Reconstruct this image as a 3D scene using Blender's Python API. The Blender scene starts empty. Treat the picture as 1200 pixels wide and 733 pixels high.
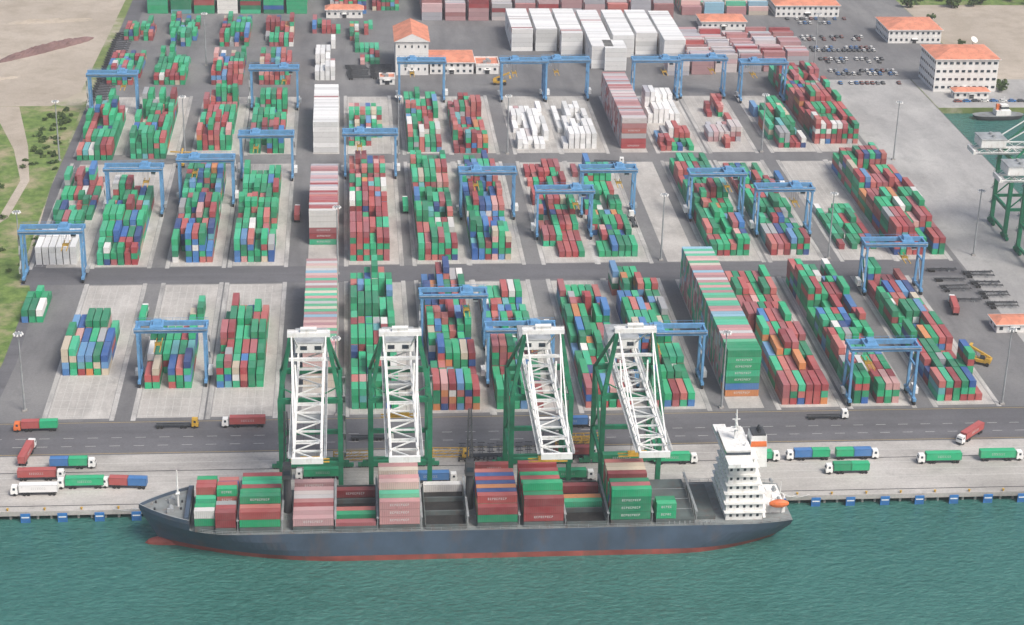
import bpy, math, random
import numpy as np
from mathutils import Vector, Matrix
R = random.Random(11)
scene = bpy.context.scene
COL = scene.collection

# ------------------------------------------------------------ materials
def new_mat(name):
    m = bpy.data.materials.new(name); m.use_nodes = True
    nt = m.node_tree
    return m, nt, nt.nodes['Principled BSDF']
def nd(nt, t, **kw):
    n = nt.nodes.new(t)
    for k, v in kw.items():
        setattr(n, k, v)
    return n
def mixc(nt, fac, a, b, blend='MIX'):
    n = nd(nt, 'ShaderNodeMix', data_type='RGBA', blend_type=blend)
    for sock, v in ((n.inputs[0], fac), (n.inputs[6], a), (n.inputs[7], b)):
        if isinstance(v, (int, float)): sock.default_value = v
        elif isinstance(v, tuple): sock.default_value = (v[0], v[1], v[2], 1)
        else: nt.links.new(v, sock)
    return n.outputs[2]
def noise(nt, scale, detail=4, stretch=None, rough=0.55, off=0):
    tc = nd(nt, 'ShaderNodeTexCoord')
    mp = nd(nt, 'ShaderNodeMapping')
    nt.links.new(tc.outputs['Object'], mp.inputs[0])
    mp.inputs['Location'].default_value = (off, off*1.7, off*.3)
    if stretch: mp.inputs['Scale'].default_value = stretch
    n = nd(nt, 'ShaderNodeTexNoise')
    n.inputs['Scale'].default_value = scale
    n.inputs['Detail'].default_value = detail
    n.inputs['Roughness'].default_value = rough
    nt.links.new(mp.outputs[0], n.inputs['Vector'])
    return n.outputs['Fac']
def ramp(nt, v, lo, hi, a=0.0, b=1.0):
    n = nd(nt, 'ShaderNodeMapRange')
    n.inputs[1].default_value = lo; n.inputs[2].default_value = hi
    n.inputs[3].default_value = a; n.inputs[4].default_value = b
    nt.links.new(v, n.inputs[0]); return n.outputs[0]
def sc(c, k): return tuple(min(1, x*k) for x in c)

def paint(name, col, rough=.5, var=.2, scale=.35, dirt=.25, dirtcol=(.12, .09, .07), metal=0):
    m, nt, b = new_mat(name)
    base = mixc(nt, ramp(nt, noise(nt, scale), .35, .65), sc(col, 1-var), sc(col, 1+var))
    d = ramp(nt, noise(nt, scale*3.1, 6, (1, 1, .35), off=9), .52, .75, 0, dirt)
    out = mixc(nt, d, base, dirtcol)
    nt.links.new(out, b.inputs['Base Color'])
    b.inputs['Roughness'].default_value = rough
    b.inputs['Metallic'].default_value = metal
    return m
def pavement(name, c1, c2, stain, stainamt=.5, streak=(1, 1, 1), sc1=.03, rough=.9, sscale=.08):
    m, nt, b = new_mat(name)
    base = mixc(nt, ramp(nt, noise(nt, sc1, 6), .35, .68), c1, c2)
    s = ramp(nt, noise(nt, sscale, 7, streak, .65, 21), .44, .72, 0, stainamt)
    o = mixc(nt, s, base, stain)
    s2 = ramp(nt, noise(nt, .11, 8, None, .7, 77), .54, .74, 0, .5)
    o = mixc(nt, s2, o, stain)
    f = ramp(nt, noise(nt, 1.6, 5, None, .7, 5), .3, .7, .84, 1.14)
    n = nd(nt, 'ShaderNodeVectorMath', operation='SCALE')
    nt.links.new(o, n.inputs[0]); nt.links.new(f, n.inputs['Scale'])
    nt.links.new(n.outputs[0], b.inputs['Base Color'])
    b.inputs['Roughness'].default_value = rough
    return m

M = {}
# container paint: colour attribute with slight fading and grime
m, nt, b = new_mat('container_paint')
at = nd(nt, 'ShaderNodeAttribute', attribute_name='Col')
f1 = mixc(nt, ramp(nt, noise(nt, .25, 2), .35, .65, 0, .08), at.outputs['Color'], (.50, .48, .46))
f2 = mixc(nt, ramp(nt, noise(nt, .9, 5, None, .6, 3), .58, .72, 0, .22), f1, (.13, .085, .06))
nt.links.new(f2, b.inputs['Base Color']); b.inputs['Roughness'].default_value = .6
M['cont'] = m
M['blue'] = paint('crane_blue_paint', (.12, .30, .52), .55, .12, dirt=.3)
M['green'] = paint('crane_green_paint', (.012, .19, .095), .6, .2, dirt=.35)
M['white'] = paint('white_paint', (.78, .78, .76), .6, .07, .3, .4, (.34, .27, .2))
M['dark'] = paint('dark_steel', (.05, .055, .06), .6)
M['rubber_and_hold_shade'] = paint('rubber_and_hold_shade', (.02, .02, .02), .85)  # tyres and fenders; also the painted shade of the open holds
M['glass'] = paint('window_glass', (.03, .045, .06), .12, dirt=.05)
M['grey'] = paint('grey_paint', (.3, .32, .33), .6)
M['logo'] = paint('logo_paint', (.55, .56, .55), .6)
M['yellow'] = paint('yellow_paint', (.55, .33, .04), .5)
M['orange'] = paint('orange_paint', (.70, .17, .05), .5)
M['roof'] = paint('orange_roof_tiles', (.62, .24, .15), .8, .15, .2, .4)
M['wall'] = paint('painted_wall', (.74, .73, .71), .8, .06, .1, .3, (.4, .36, .3))
M['hull'] = paint('hull_paint', (.065, .095, .14), .55, .22, .08, .5, (.15, .10, .08))
M['boot'] = paint('boot_topping_red', (.28, .07, .055), .7, .3, .1, .7, (.10, .08, .06))
M['deck'] = paint('ship_deck', (.20, .22, .22), .8, .2, .2, .6, (.17, .09, .07))
M['hatch'] = paint('hatch_cover', (.09, .11, .11), .7, .2, .2, .5, (.14, .07, .05))
M['bluefend'] = paint('blue_fender', (.03, .17, .45), .6)
M['conc'] = pavement('quay_concrete', (.37, .355, .33), (.50, .48, .455), (.17, .16, .155), .6, (.25, 1, 1), .03)
M['pad'] = pavement('yard_concrete', (.40, .38, .355), (.51, .49, .46), (.23, .22, .21), .6, (1, .3, 1), .05, sscale=.15)
M['runway'] = pavement('runway_concrete', (.40, .39, .37), (.53, .515, .495), (.13, .13, .13), .75, (1, .15, 1), .06, sscale=.3)
M['asph'] = pavement('yard_asphalt', (.15, .15, .155), (.22, .218, .216), (.09, .09, .095), .7, (1, .2, 1), .02)
M['road'] = pavement('road_asphalt', (.11, .11, .12), (.155, .155, .165), (.07, .07, .075), .75, (.08, 1, 1), .02)
M['wharf'] = pavement('wharf_concrete', (.33, .325, .32), (.45, .445, .43), (.19, .19, .19), .55, (1, .3, 1), .02)
M['mark'] = paint('road_marking', (.55, .55, .52), .8, .1, 1, .7, (.25, .25, .25))
M['ymark'] = paint('yellow_marking', (.5, .36, .1), .8, .1, 1, .6, (.25, .25, .25))
M['sand'] = pavement('sandy_soil', (.37, .32, .26), (.49, .43, .36), (.27, .225, .165), .65, None, .012)
M['mound'] = pavement('dark_soil', (.15, .09, .085), (.24, .15, .14), (.09, .06, .055), .6, None, .1)
m, nt, b = new_mat('scrub_ground')
soil = mixc(nt, ramp(nt, noise(nt, .02, 6), .35, .65), (.34, .30, .22), (.46, .41, .33))
gr = mixc(nt, ramp(nt, noise(nt, .15, 6), .3, .7), (.10, .15, .04), (.20, .25, .08))
mm = mixc(nt, ramp(nt, noise(nt, .014, 9, None, .7, 40), .42, .52), soil, gr)
nt.links.new(mm, b.inputs['Base Color']); b.inputs['Roughness'].default_value = .95
M['ground'] = m
m, nt, b = new_mat('grass')
g1 = mixc(nt, ramp(nt, noise(nt, .25, 8, None, .7), .35, .65), (.06, .12, .02), (.19, .27, .065))
g2 = mixc(nt, ramp(nt, noise(nt, .04, 8, None, .7, 7), .50, .64), g1, (.34, .29, .18))
nt.links.new(g2, b.inputs['Base Color']); b.inputs['Roughness'].default_value = .95
M['grass'] = m
m, nt, b = new_mat('foliage')
g1 = mixc(nt, ramp(nt, noise(nt, .5, 5), .35, .65), (.03, .07, .015), (.10, .15, .035))
nt.links.new(g1, b.inputs['Base Color']); b.inputs['Roughness'].default_value = .9
M['leaf'] = m
M['bark'] = paint('bark', (.12, .09, .06), .9)
# water
m, nt, b = new_mat('sea_water')
wc = mixc(nt, ramp(nt, noise(nt, .012, 6, (1, 2.2, 1)), .35, .65), (.026, .115, .098), (.042, .155, .135))
wc2 = mixc(nt, ramp(nt, noise(nt, .35, 6, (1, 2.0, 1), .65, 13), .38, .7, 0, .6), wc, (.075, .215, .19))
nt.links.new(wc2, b.inputs['Base Color'])
b.inputs['Roughness'].default_value = .09; b.inputs['IOR'].default_value = 1.33
bp1 = nd(nt, 'ShaderNodeBump'); bp1.inputs['Strength'].default_value = 1.0; bp1.inputs['Distance'].default_value = 1.0
nt.links.new(noise(nt, .38, 5, (1, 2.0, 1), .6), bp1.inputs['Height'])
bp2 = nd(nt, 'ShaderNodeBump'); bp2.inputs['Strength'].default_value = .6; bp2.inputs['Distance'].default_value = 1.2
nt.links.new(noise(nt, .09, 3, (1, 1.6, 1)), bp2.inputs['Height'])
nt.links.new(bp1.outputs[0], bp2.inputs['Normal']); nt.links.new(bp2.outputs[0], b.inputs['Normal'])
M['water'] = m

# ------------------------------------------------------------ mesh builder
BF = [(0, 1, 3, 2), (4, 6, 7, 5), (0, 4, 5, 1), (2, 3, 7, 6), (0, 2, 6, 4), (1, 5, 7, 3)]
class MB:
    def __init__(s): s.v = []; s.f = []; s.m = []; s.c = []; s.mats = []
    def mi(s, k):
        if k not in s.mats: s.mats.append(k)
        return s.mats.index(k)
    def add(s, vs, fs, mat, col=(1, 1, 1)):
        o = len(s.v); s.v += [tuple(v) for v in vs]; i = s.mi(mat)
        for f in fs:
            s.f.append(tuple(o+a for a in f)); s.m.append(i); s.c.append(col)
    def box(s, x0, x1, y0, y1, z0, z1, mat, col=(1, 1, 1), top=(1, 1), shift=(0, 0)):
        cx, cy = (x0+x1)/2, (y0+y1)/2; vs = []
        for x in (x0, x1):
            for y in (y0, y1):
                vs.append((x, y, z0))
                vs.append((cx+(x-cx)*top[0]+shift[0], cy+(y-cy)*top[1]+shift[1], z1))
        s.add(vs, BF, mat, col)
    def beam(s, p0, p1, w, h, mat, col=(1, 1, 1)):
        p0 = Vector(p0); p1 = Vector(p1); d = (p1-p0).normalized()
        up = Vector((0, 0, 1)) if abs(d.z) < .95 else Vector((0, 1, 0))
        sd = d.cross(up).normalized(); u2 = sd.cross(d)
        vs = []
        for p in (p0, p1):
            for a in (1, -1):
                for c in (-1, 1):
                    vs.append(p+sd*a*w/2+u2*c*h/2)
        s.add(vs, BF, mat, col)
    def cyl(s, p0, p1, r, mat, n=10, r1=None, col=(1, 1, 1)):
        p0 = Vector(p0); p1 = Vector(p1); d = (p1-p0).normalized()
        up = Vector((0, 0, 1)) if abs(d.z) < .95 else Vector((0, 1, 0))
        sd = d.cross(up).normalized(); u2 = sd.cross(d); r1 = r if r1 is None else r1
        vs = []
        for p, rr in ((p0, r), (p1, r1)):
            for i in range(n):
                a = 2*math.pi*i/n
                vs.append(p+sd*math.cos(a)*rr+u2*math.sin(a)*rr)
        fs = [(i, (i+1) % n, n+(i+1) % n, n+i) for i in range(n)]
        fs += [tuple(reversed(range(n))), tuple(range(n, 2*n))]
        s.add(vs, fs, mat, col)
    def quad(s, x0, x1, y0, y1, z, mat):
        s.add([(x0, y0, z), (x1, y0, z), (x1, y1, z), (x0, y1, z)], [(0, 1, 2, 3)], mat)
    def mesh(s, name):
        me = bpy.data.meshes.new(name); me.from_pydata(s.v, [], s.f)
        for k in s.mats: me.materials.append(M[k])
        me.polygons.foreach_set('material_index', s.m)
        at = me.color_attributes.new('Col', 'FLOAT_COLOR', 'CORNER')
        arr = []
        for f, c in zip(s.f, s.c): arr += [c[0], c[1], c[2], 1.0]*len(f)
        at.data.foreach_set('color', arr); me.update()
        return me
    def obj(s, name, loc=(0, 0, 0), rot=0, parent=None):
        return place(s.mesh(name), name, loc, rot, parent)
def place(me, name, loc=(0, 0, 0), rot=0, parent=None):
    o = bpy.data.objects.new(name, me); o.location = loc; o.rotation_euler = (0, 0, rot)
    COL.objects.link(o)
    if parent: o.parent = parent
    return o
def empty(name, loc=(0, 0, 0)):
    o = bpy.data.objects.new(name, None); o.location = loc; COL.objects.link(o); return o

# ------------------------------------------------------------ containers
W = 2.44; H = 2.59
def template(L, orient, flag):
    B = []
    B.append((0, 0, H/2, L-.04, W-.08, H-.04, 1.0))
    for a in (-1, 1):
        for c in (-1, 1):
            B.append((a*(L/2-.08), c*(W/2-.08), H/2, .16, .16, H, .93))
        B.append((0, a*(W/2-.04), H-.055, L-.34, .08, .11, .93))
        B.append((a*(L/2-.04), 0, H-.055, .08, W-.34, .11, .93))
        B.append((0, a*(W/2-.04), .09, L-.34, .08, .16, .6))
    for y in (-.85, -.35, .35, .85):
        B.append((-(L/2+.005), y, H/2, .05, .07, H-.4, 1.25))
    if flag & 2:
        n = int((L-.6)/.58)
        for i in range(n):
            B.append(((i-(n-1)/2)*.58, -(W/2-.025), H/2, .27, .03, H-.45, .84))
    if flag & 1:
        n = 9 if L > 8 else 5
        pitch = .66; h = .72
        for i in range(n):
            x = (i-(n-1)/2)*pitch
            y = -(W/2+.006)
            B.append((x-.2, y, H*.58, .12, .03, h, -1))
            for q in ((-.3, 0, .3) if i % 3 == 0 else (-.3, .3) if i % 3 == 1 else (.3, .04)):
                B.append((x+.02, y, H*.58+q, .30, .03, .11, -1))
    A = np.array(B, dtype=np.float32)
    if orient == 'Y': A = A[:, [1, 0, 2, 4, 3, 5, 6]]
    sg = np.array([[i, j, k] for i in (-1, 1) for j in (-1, 1) for k in (-1, 1)], dtype=np.float32)
    V = (A[:, None, :3] + sg[None]*A[:, None, 3:6]/2).reshape(-1, 3)
    F = (np.array(BF)[None]+8*np.arange(len(A))[:, None, None]).reshape(-1, 4)
    fac = np.repeat(A[:, 6], 6)
    roof = np.zeros(len(F), bool); roof[5] = True
    return V, F, fac, roof
TC = {}
def containers(name, items, parent=None, loc=(0, 0, 0)):
    groups = {}
    for it in items: groups.setdefault((it[3], it[4], int(it[6])), []).append(it)
    Vs, Fs, Cs = [], [], []; off = 0
    for k, its in groups.items():
        if k not in TC: TC[k] = template(*k)
        V, F, fac, roof = TC[k]
        P = np.array([i[:3] for i in its], dtype=np.float32)
        C = np.array([i[5] for i in its], dtype=np.float32)
        n = len(its)
        Vs.append((P[:, None]+V[None]).reshape(-1, 3))
        Fs.append((F[None]+(off+len(V)*np.arange(n))[:, None, None]).reshape(-1, 4))
        cc = C[:, None]*np.abs(fac)[None, :, None]
        cc[:, roof] = C[:, None]*.94+.02
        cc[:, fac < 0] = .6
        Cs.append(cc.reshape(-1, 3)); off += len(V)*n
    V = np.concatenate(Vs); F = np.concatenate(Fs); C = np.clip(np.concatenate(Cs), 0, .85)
    me = bpy.data.meshes.new(name)
    me.vertices.add(len(V)); me.vertices.foreach_set('co', V.ravel())
    me.loops.add(F.size); me.loops.foreach_set('vertex_index', F.ravel().astype(np.int32))
    me.polygons.add(len(F))
    me.polygons.foreach_set('loop_start', np.arange(0, F.size, 4, dtype=np.int32))
    me.polygons.foreach_set('loop_total', np.full(len(F), 4, dtype=np.int32))
    me.polygons.foreach_set('use_smooth', np.zeros(len(F), dtype=bool))
    me.update(calc_edges=True)
    at = me.color_attributes.new('Col', 'FLOAT_COLOR', 'CORNER')
    cl = np.ones((F.size, 4), np.float32); cl[:, :3] = np.repeat(C, 4, axis=0)
    at.data.foreach_set('color', cl.ravel())
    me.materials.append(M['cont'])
    return place(me, name, loc, 0, parent)

GREEN = [(.010, .34, .14), (.018, .40, .18), (.010, .27, .12), (.04, .43, .23), (.010, .21, .10)]
RED = [(.35, .050, .055), (.41, .085, .08), (.26, .04, .045), (.48, .15, .13), (.37, .11, .12)]
BLUE = [(.025, .11, .35), (.05, .18, .43), (.02, .06, .21), (.12, .28, .50)]
OTH = [(.74, .73, .70), (.68, .67, .65), (.56, .22, .08), (.35, .36, .37), (.54, .47, .36), (.12, .38, .40), (.60, .34, .32)]
PINK = [(.55, .38, .39), (.49, .47, .48), (.46, .27, .28), (.59, .53, .52), (.41, .41, .45), (.38, .17, .17)]
WHITE = [(.80, .80, .79), (.74, .75, .75), (.82, .82, .81), (.68, .69, .68)]
PASTEL = [(.08, .46, .29), (.55, .28, .28), (.58, .51, .43), (.25, .45, .57), (.50, .50, .50), (.10, .43, .24), (.60, .40, .38), (.42, .22, .23)]
def color(th='mix'):
    r = R.random()
    if th == 'mix': L = GREEN if r < .46 else RED if r < .76 else BLUE if r < .89 else OTH
    elif th == 'red': L = RED if r < .58 else GREEN if r < .84 else BLUE if r < .91 else OTH
    elif th == 'green': L = GREEN if r < .64 else RED if r < .84 else BLUE if r < .93 else OTH
    elif th == 'blue': L = BLUE if r < .30 else GREEN if r < .63 else RED if r < .86 else OTH
    elif th == 'white': L = WHITE if r < .97 else PINK
    elif th == 'pink': L = PINK if r < .85 else RED
    elif th == 'pastel': L = PASTEL
    k = R.uniform(.85, 1.12); c = R.choice(L)
    return tuple(min(.9, x*k) for x in c)

def block(X, Y0, Y1, base=3, th='mix', rows=6, fill=.96, maxh=5, jag=1.0):
    """RTG block: containers parallel to Y, rows across X"""
    items = []; n = max(1, int((Y1-Y0)/12.65)); x0 = X-1.6-(rows-1)*2.8/2
    prev = base
    for bb in range(n):
        bh = .4*prev+.6*(base+R.uniform(-jag, jag)*1.2); prev = bh
        two = R.random() < .3
        yb = Y0+6.3+bb*12.65
        run = color(th); rh = None
        for r in range(rows):
            if R.random() > fill: continue
            if rh is None or R.random() < .55: rh = int(round(bh+R.gauss(0, .8)*jag))
            for yy, L in (((yb-3.08, 6.06), (yb+3.08, 6.06)) if two else ((yb, 12.19),)):
                h = rh-(1 if (two and R.random() < .2) else 0); h = max(0, min(maxh, h))
                if R.random() < .4: run = color(th)
                for t in range(h):
                    c = run if R.random() < .25 else color(th)
                    items.append((x0+r*2.8+R.uniform(-.04, .04), yy+R.uniform(-.08, .08), .03+t*2.6, L, 'Y', c, 0))
    if items: containers('container_stack', items)
def column(X, Y0, Y1, tiers=6, th='pastel', text=True, jag=0, frontth=None):
    """empties stacked solid: containers parallel to X, rows along Y"""
    items = []; n = int((Y1-Y0)/2.52)
    for i in range(n):
        hh = tiers-(R.randint(0, jag) if jag else 0)
        c0 = color(th)
        for t in range(hh):
            th2 = frontth if (frontth and i < 3) else th
            if R.random() < .6: c0 = color(th2)
            if frontth == 'green' and i < 3: c0 = (GREEN[t % 4] if 1 < t else BLUE[t % 2] if t else OTH[2])
            fl = 0
            if i < 2: fl = 2+(1 if text and R.random() < .7 else 0)
            items.append((X+R.uniform(-.08, .08), Y0+1.25+i*2.52, .03+t*2.6, 12.19, 'X', c0, fl))
    containers('container_stack', items)

L = dict(L1=-116, L2=-91, L3=-60.5, L4=-35, A=-8, L5=13, L6=41.5, L7=64, L8=95.5, L9=118, B=143, L10=166, L11=192, L12=223, L13=247)
# front zone
block(L['L2'], 99, 142, 3.2, 'blue')
block(L['L3'], 87, 128, 3.5, 'green'); block(L['L3']+6, 135, 172, 1.2, 'green', rows=2)
block(L['L4'], 87, 155, 3.6, 'mix')
column(L['A'], 86, 173, 6, 'pastel')
block(L['L5'], 68, 182, 2.8, 'green')
block(L['L6'], 66, 183, 3.4, 'blue')
block(L['L7'], 66, 176, 2.8, 'green')
block(L['L8'], 66, 178, 2.5, 'mix')
block(L['L9'], 66, 184, 3.0, 'mix')
column(L['B'], 73.5, 176, 7, 'pastel', frontth='green')
block(L['L10'], 66, 188, 3.2, 'red')
block(L['L11'], 66, 188, 3.3, 'mix')
block(L['L12'], 67, 188, 2.9, 'mix')
block(-117, 147, 173, 2, 'green', rows=3, jag=.2, fill=1)
# second zone
block(L['L1'], 206, 232, 3, 'white', jag=.3)
block(L['L1'], 245, 325, 1.9, 'mix', fill=.85)
block(L['L2'], 205, 292, 3.4, 'green')
block(L['L3'], 207, 314, 3.6, 'mix')
block(L['L4'], 207, 320, 3.8, 'green')
column(L['A'], 226, 288, 6, 'pink', frontth='red')
block(L['L5'], 207, 324, 3.6, 'red')
block(L['L6'], 207, 326, 3.3, 'green')
block(L['L7'], 207, 324, 3.2, 'blue')
block(L['L8'], 209, 326, 2.0, 'red')
block(L['L9'], 209, 324, 1.8, 'green', fill=.85)
block(L['L10'], 209, 328, 2.5, 'green')
block(L['L11'], 209, 330, 2.3, 'mix')
block(L['L12'], 215, 268, 1.1, 'green', jag=.3)
block(L['L13']+1, 208, 332, 4.2, 'red', rows=8, maxh=6)
# third zone
block(L['L1'], 338, 424, 3.2, 'mix')
block(L['L2'], 340, 424, 3.4, 'green')
block(L['L3'], 352, 430, 3.3, 'mix')
block(L['L4'], 347, 430, 3.3, 'green')
column(L['A'], 348, 412, 6, 'white')
block(L['L5'], 358, 412, 2.8, 'mix')
block(L['L6'], 348, 426, 3.0, 'mix')
block(L['L7'], 346, 424, 2.8, 'red')
block(L['L8'], 352, 424, 1.9, 'white', fill=.85)
block(L['L9'], 352, 424, 1.9, 'white', fill=.85)
column(L['B'], 352, 434, 6, 'pink')
block(L['L10'], 348, 376, 2.2, 'red', fill=.8); block(L['L10'], 392, 432, 2.6, 'white')
block(L['L11'], 362, 390, 1.2, 'pink', fill=.7); block(L['L11']+4, 352, 430, 1.1, 'red', fill=.3)
block(L['L12'], 352, 420, 2.6, 'mix')
block(L['L13']+1, 358, 480, 4.4, 'red', rows=8, maxh=6)
# back zone
for k, th in (('L1', 'mix'), ('L2', 'green'), ('L3', 'mix'), ('L4', 'red')):
    block(L[k], 462, 516, 2.6, th, fill=.85); block(L[k], 538, 590, 2.3, th, fill=.8)
block(-8, 470, 560, 1.4, 'white', rows=4, fill=.6)
block(-8, 566, 600, 1.6, 'red', rows=6, fill=.6)
block(14, 500, 590, 1.3, 'mix', rows=6, fill=.5)
for X, a, c in ((103, 528, 576), (117, 528, 576), (131, 520, 576), (145, 492, 573), (160, 515, 573), (174, 520, 573), (152, 488, 508), (188, 505, 573)):
    column(X, a, c, 5, 'white', text=False, jag=0)
for X, a in ((186, 478), (200, 480), (214, 484), (228, 484), (242, 486), (256, 490)):
    column(X, a, 492 if X == 186 else 545, 4, 'pink', text=False, jag=1)
for i in range(11):
    column(54+i*14.2, 596, 660, 5, 'pink', text=False, jag=1)
for i in range(7):
    column(-112+i*14, 612, 660, 4, 'green', text=False, jag=1)
block(5, 612, 660, 4, 'red', rows=8)
block(28, 620, 660, 3, 'mix', rows=6)
for i in range(4): column(216+i*14, 610, 655, 3, 'pastel', text=False, jag=1)

# ------------------------------------------------------------ ground, roads, water
g = MB()
XR = 316; YB = 417; XF = 9000
g.add([(-XF, 5, 0), (XR, 5, 0), (XR, YB, 0), (-XF, YB, 0), (XF, YB, 0), (XF, 14000, 0), (-XF, 14000, 0), (-XF, 5, -9), (XR, 5, -9), (XR, YB, -9), (XF, YB, -9)],
      [(0, 1, 2, 3), (3, 2, 4, 5, 6), (7, 8, 1, 0), (8, 9, 2, 1), (9, 10, 4, 2)], 'ground')
g.obj('ground')
w = MB(); w.quad(-XF, XF, -XF, YB+20, -3, 'water'); w.obj('water')
p = MB(); p.quad(-129, XR, 36, 700, .012, 'asph'); p.obj('yard_pavement')
p = MB(); p.quad(262, XR-.5, 62.5, 470, .024, 'wharf'); p.obj('wharf_pavement')
p = MB(); p.quad(-400, XR, 37, 62, .024, 'road')
p.quad(-129, XR-55, 184.5, 202, .024, 'road'); p.obj('road')
p = MB(); p.quad(-400, XR, 5.01, 37, .02, 'conc'); p.obj('quay_apron')
q = MB(); q.box(-400, XR, -.6, 5.0, -1.3, .02, 'conc')
q.box(-400, XR, -.58, -.2, .02, .28, 'conc')
x = -398
while x < XR:
    q.cyl((x, .8, -8), (x, .8, -1.3), .45, 'conc', 8); x += 4.2
q.obj('quay')
zones = [(64, 183.5), (203, 332), (346, 440)]
pads = MB(); mk = MB()
for ki, (k, X) in enumerate(L.items()):
    dz = .006*(ki % 2)
    for zi, (a, c) in enumerate(zones):
        if k == 'L1' and zi == 0: continue
        hw = 12.2 if k not in ('A', 'B') else 8
        if k == 'L13' and zi == 0: continue
        pads.quad(X-hw+1.6, X+hw-1.6, a, c, .036, 'pad')
        if k not in ('A', 'B'):
            for sgn in (-1, 1):
                pads.quad(X+sgn*11.6-.85, X+sgn*11.6+.85, a-2+dz*50, c+2-dz*50, .048+dz, 'runway')
            x0 = X-1.6-2.5*2.8
            for r in range(7):
                xx = x0-1.4+r*2.8
                mk.quad(xx-.07, xx+.07, a+1, c-1, .062, 'mark')
            y = a+1.8
            while y < c:
                mk.quad(x0-1.4, x0+5.5*2.8, y-.09, y+.09, .068, 'mark'); y += 6.45
pads.obj('yard_paving')
x = -390
while x < XR:
    mk.quad(x, x+3.5, 49.4, 49.6, .036, 'mark'); mk.quad(x, x+3.5, 43.4, 43.6, .036, 'mark'); x += 8
for yy in (38, 61): mk.quad(-400, XR, yy-.1, yy+.1, .036, 'ymark')
for yy in (12, 17, 22, 31): mk.quad(-400, XR, yy-.1, yy+.1, .032, 'mark')
mk.obj('painted_markings')
rl = MB()
for yy in (3.2, 25.2): rl.box(-400, XR, yy-.15, yy+.15, .02, .09, 'dark')
for yy in (2.6, 3.8, 24.6, 25.8): rl.quad(-400, XR, yy-.2, yy+.2, .036, 'conc')
rl.obj('crane_rail')
# grass / sand at the left
p = MB(); p.add([(-700, 40, .02), (-126, 62, .02), (-123, 100, .02), (-123, 180, .02), (-131, 205, .02), (-133, 300, .02), (-134, 420, .02), (-150, 428, .02), (-700, 400, .02)], [tuple(range(9))], 'grass'); p.obj('grass')
p = MB(); p.add([(-700, 415, .03), (-150, 425, .03), (-138, 450, .03), (-134, 700, .03), (-700, 700, .03)], [(0, 1, 2, 3, 4)], 'sand')
p.add([(-172, 205, .034), (-168, 203, .034), (-146, 262, .034), (-144, 310, .034), (-152, 360, .034), (-166, 424, .034), (-180, 424, .034), (-158, 355, .034), (-148, 310, .034), (-150, 264, .034)],
      [(0, 1, 2, 9), (9, 2, 3, 8), (8, 3, 4, 7), (7, 4, 5, 6)], 'sand'); p.quad(356.5, 900, 470.5, 636, .022, 'sand'); p.obj('sand')
p = MB(); p.add([(-143, 62.2, .04), (-128, 62.2, .04), (-124, 110, .04), (-124, 178, .04), (-129, 203, .04), (-133, 300, .04), (-130, 700, .04), (-121, 700, .04), (-124, 300, .04), (-119, 110, .04), (-121, 62.2, .04)],
             [(0, 1, 10), (1, 2, 9, 10), (2, 3, 9), (3, 4, 8, 9), (4, 5, 8), (5, 6, 7, 8)], 'road'); p.obj('access_road')
def mound(name, pts, hw, hh, mat):
    mb = MB(); n = len(pts); K = 9; vs = []
    for i, (x, y) in enumerate(pts):
        t = i/(n-1); e = math.sin(math.pi*min(1, max(0, t)))**.5
        for k in range(K):
            a = -1+2*k/(K-1)
            vs.append((x+R.uniform(-.6, .6), y+a*hw*(.4+.6*e), max(0, hh*e*(1-a*a)*R.uniform(.7, 1.2))-.05))
    fs = [(i*K+k, (i+1)*K+k, (i+1)*K+k+1, i*K+k+1) for i in range(n-1) for k in range(K-1)]
    mb.add(vs, fs, mat); mb.obj(name)
mound('soil_mound', [(-190+i*1.6, 507+i*1.7) for i in range(30)], 6, 3.6, 'mound')
mound('soil_mound', [(-200+i*3, 590+i*.5) for i in range(18)], 5, 1.6, 'sand')
mound('soil_mound', [(-200+i*2.4, 468+i*.9) for i in range(12)], 3, 1.0, 'sand')

# foliage masses
def foliage(name, blobs, per=260, leaf=.6, trunk=True):
    mb = MB()
    for (bx, by, r, h) in blobs:
        if trunk:
            mb.cyl((bx, by, 0), (bx, by, h*.55), r*.07, 'bark', 6, r*.03)
            for q in range(3):
                a = R.uniform(0, 6.3); mb.cyl((bx, by, h*.35), (bx+math.cos(a)*r*.5, by+math.sin(a)*r*.5, h*.7), r*.035, 'bark', 5, r*.015)
        cl = [(bx+R.gauss(0, .4)*r, by+R.gauss(0, .4)*r, h*R.uniform(.35, .85) if trunk else h*R.uniform(.1, .6), r*R.uniform(.28, .5)) for _ in range(7)]
        for _ in range(per):
            cx, cy, cz, cr = R.choice(cl)
            d = Vector((R.gauss(0, 1), R.gauss(0, 1), R.gauss(0, .8))).normalized()*cr*R.uniform(.6, 1.05)
            c = Vector((cx, cy, max(.2, cz)))+d; c.z = max(.1, c.z)
            u = Vector((R.uniform(-1, 1), R.uniform(-1, 1), R.uniform(-.5, .5))).normalized()*leaf*R.uniform(.5, 1.2)
            v = u.cross(Vector((R.uniform(-1, 1), R.uniform(-1, 1), R.uniform(-1, 1)))).normalized()*leaf*R.uniform(.4, .9)
            mb.add([c-u-v, c+u-v, c+u+v, c-u+v], [(0, 1, 2, 3)], 'leaf')
    mb.obj(name)
foliage('bush', [(R.uniform(-150, -137), R.uniform(330, 420), R.uniform(1, 2.2), R.uniform(1, 2.2)) for _ in range(40)], 90, .5, False)
foliage('bush', [(R.uniform(-170, -128), R.uniform(80, 330), R.uniform(1, 2.2), R.uniform(1, 2)) for _ in range(50)], 60, .45, False)
foliage('tree_line', [(R.uniform(355, 520), R.uniform(625, 690), R.uniform(4, 7), R.uniform(6, 10)) for _ in range(60)], 220, .9)
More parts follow.
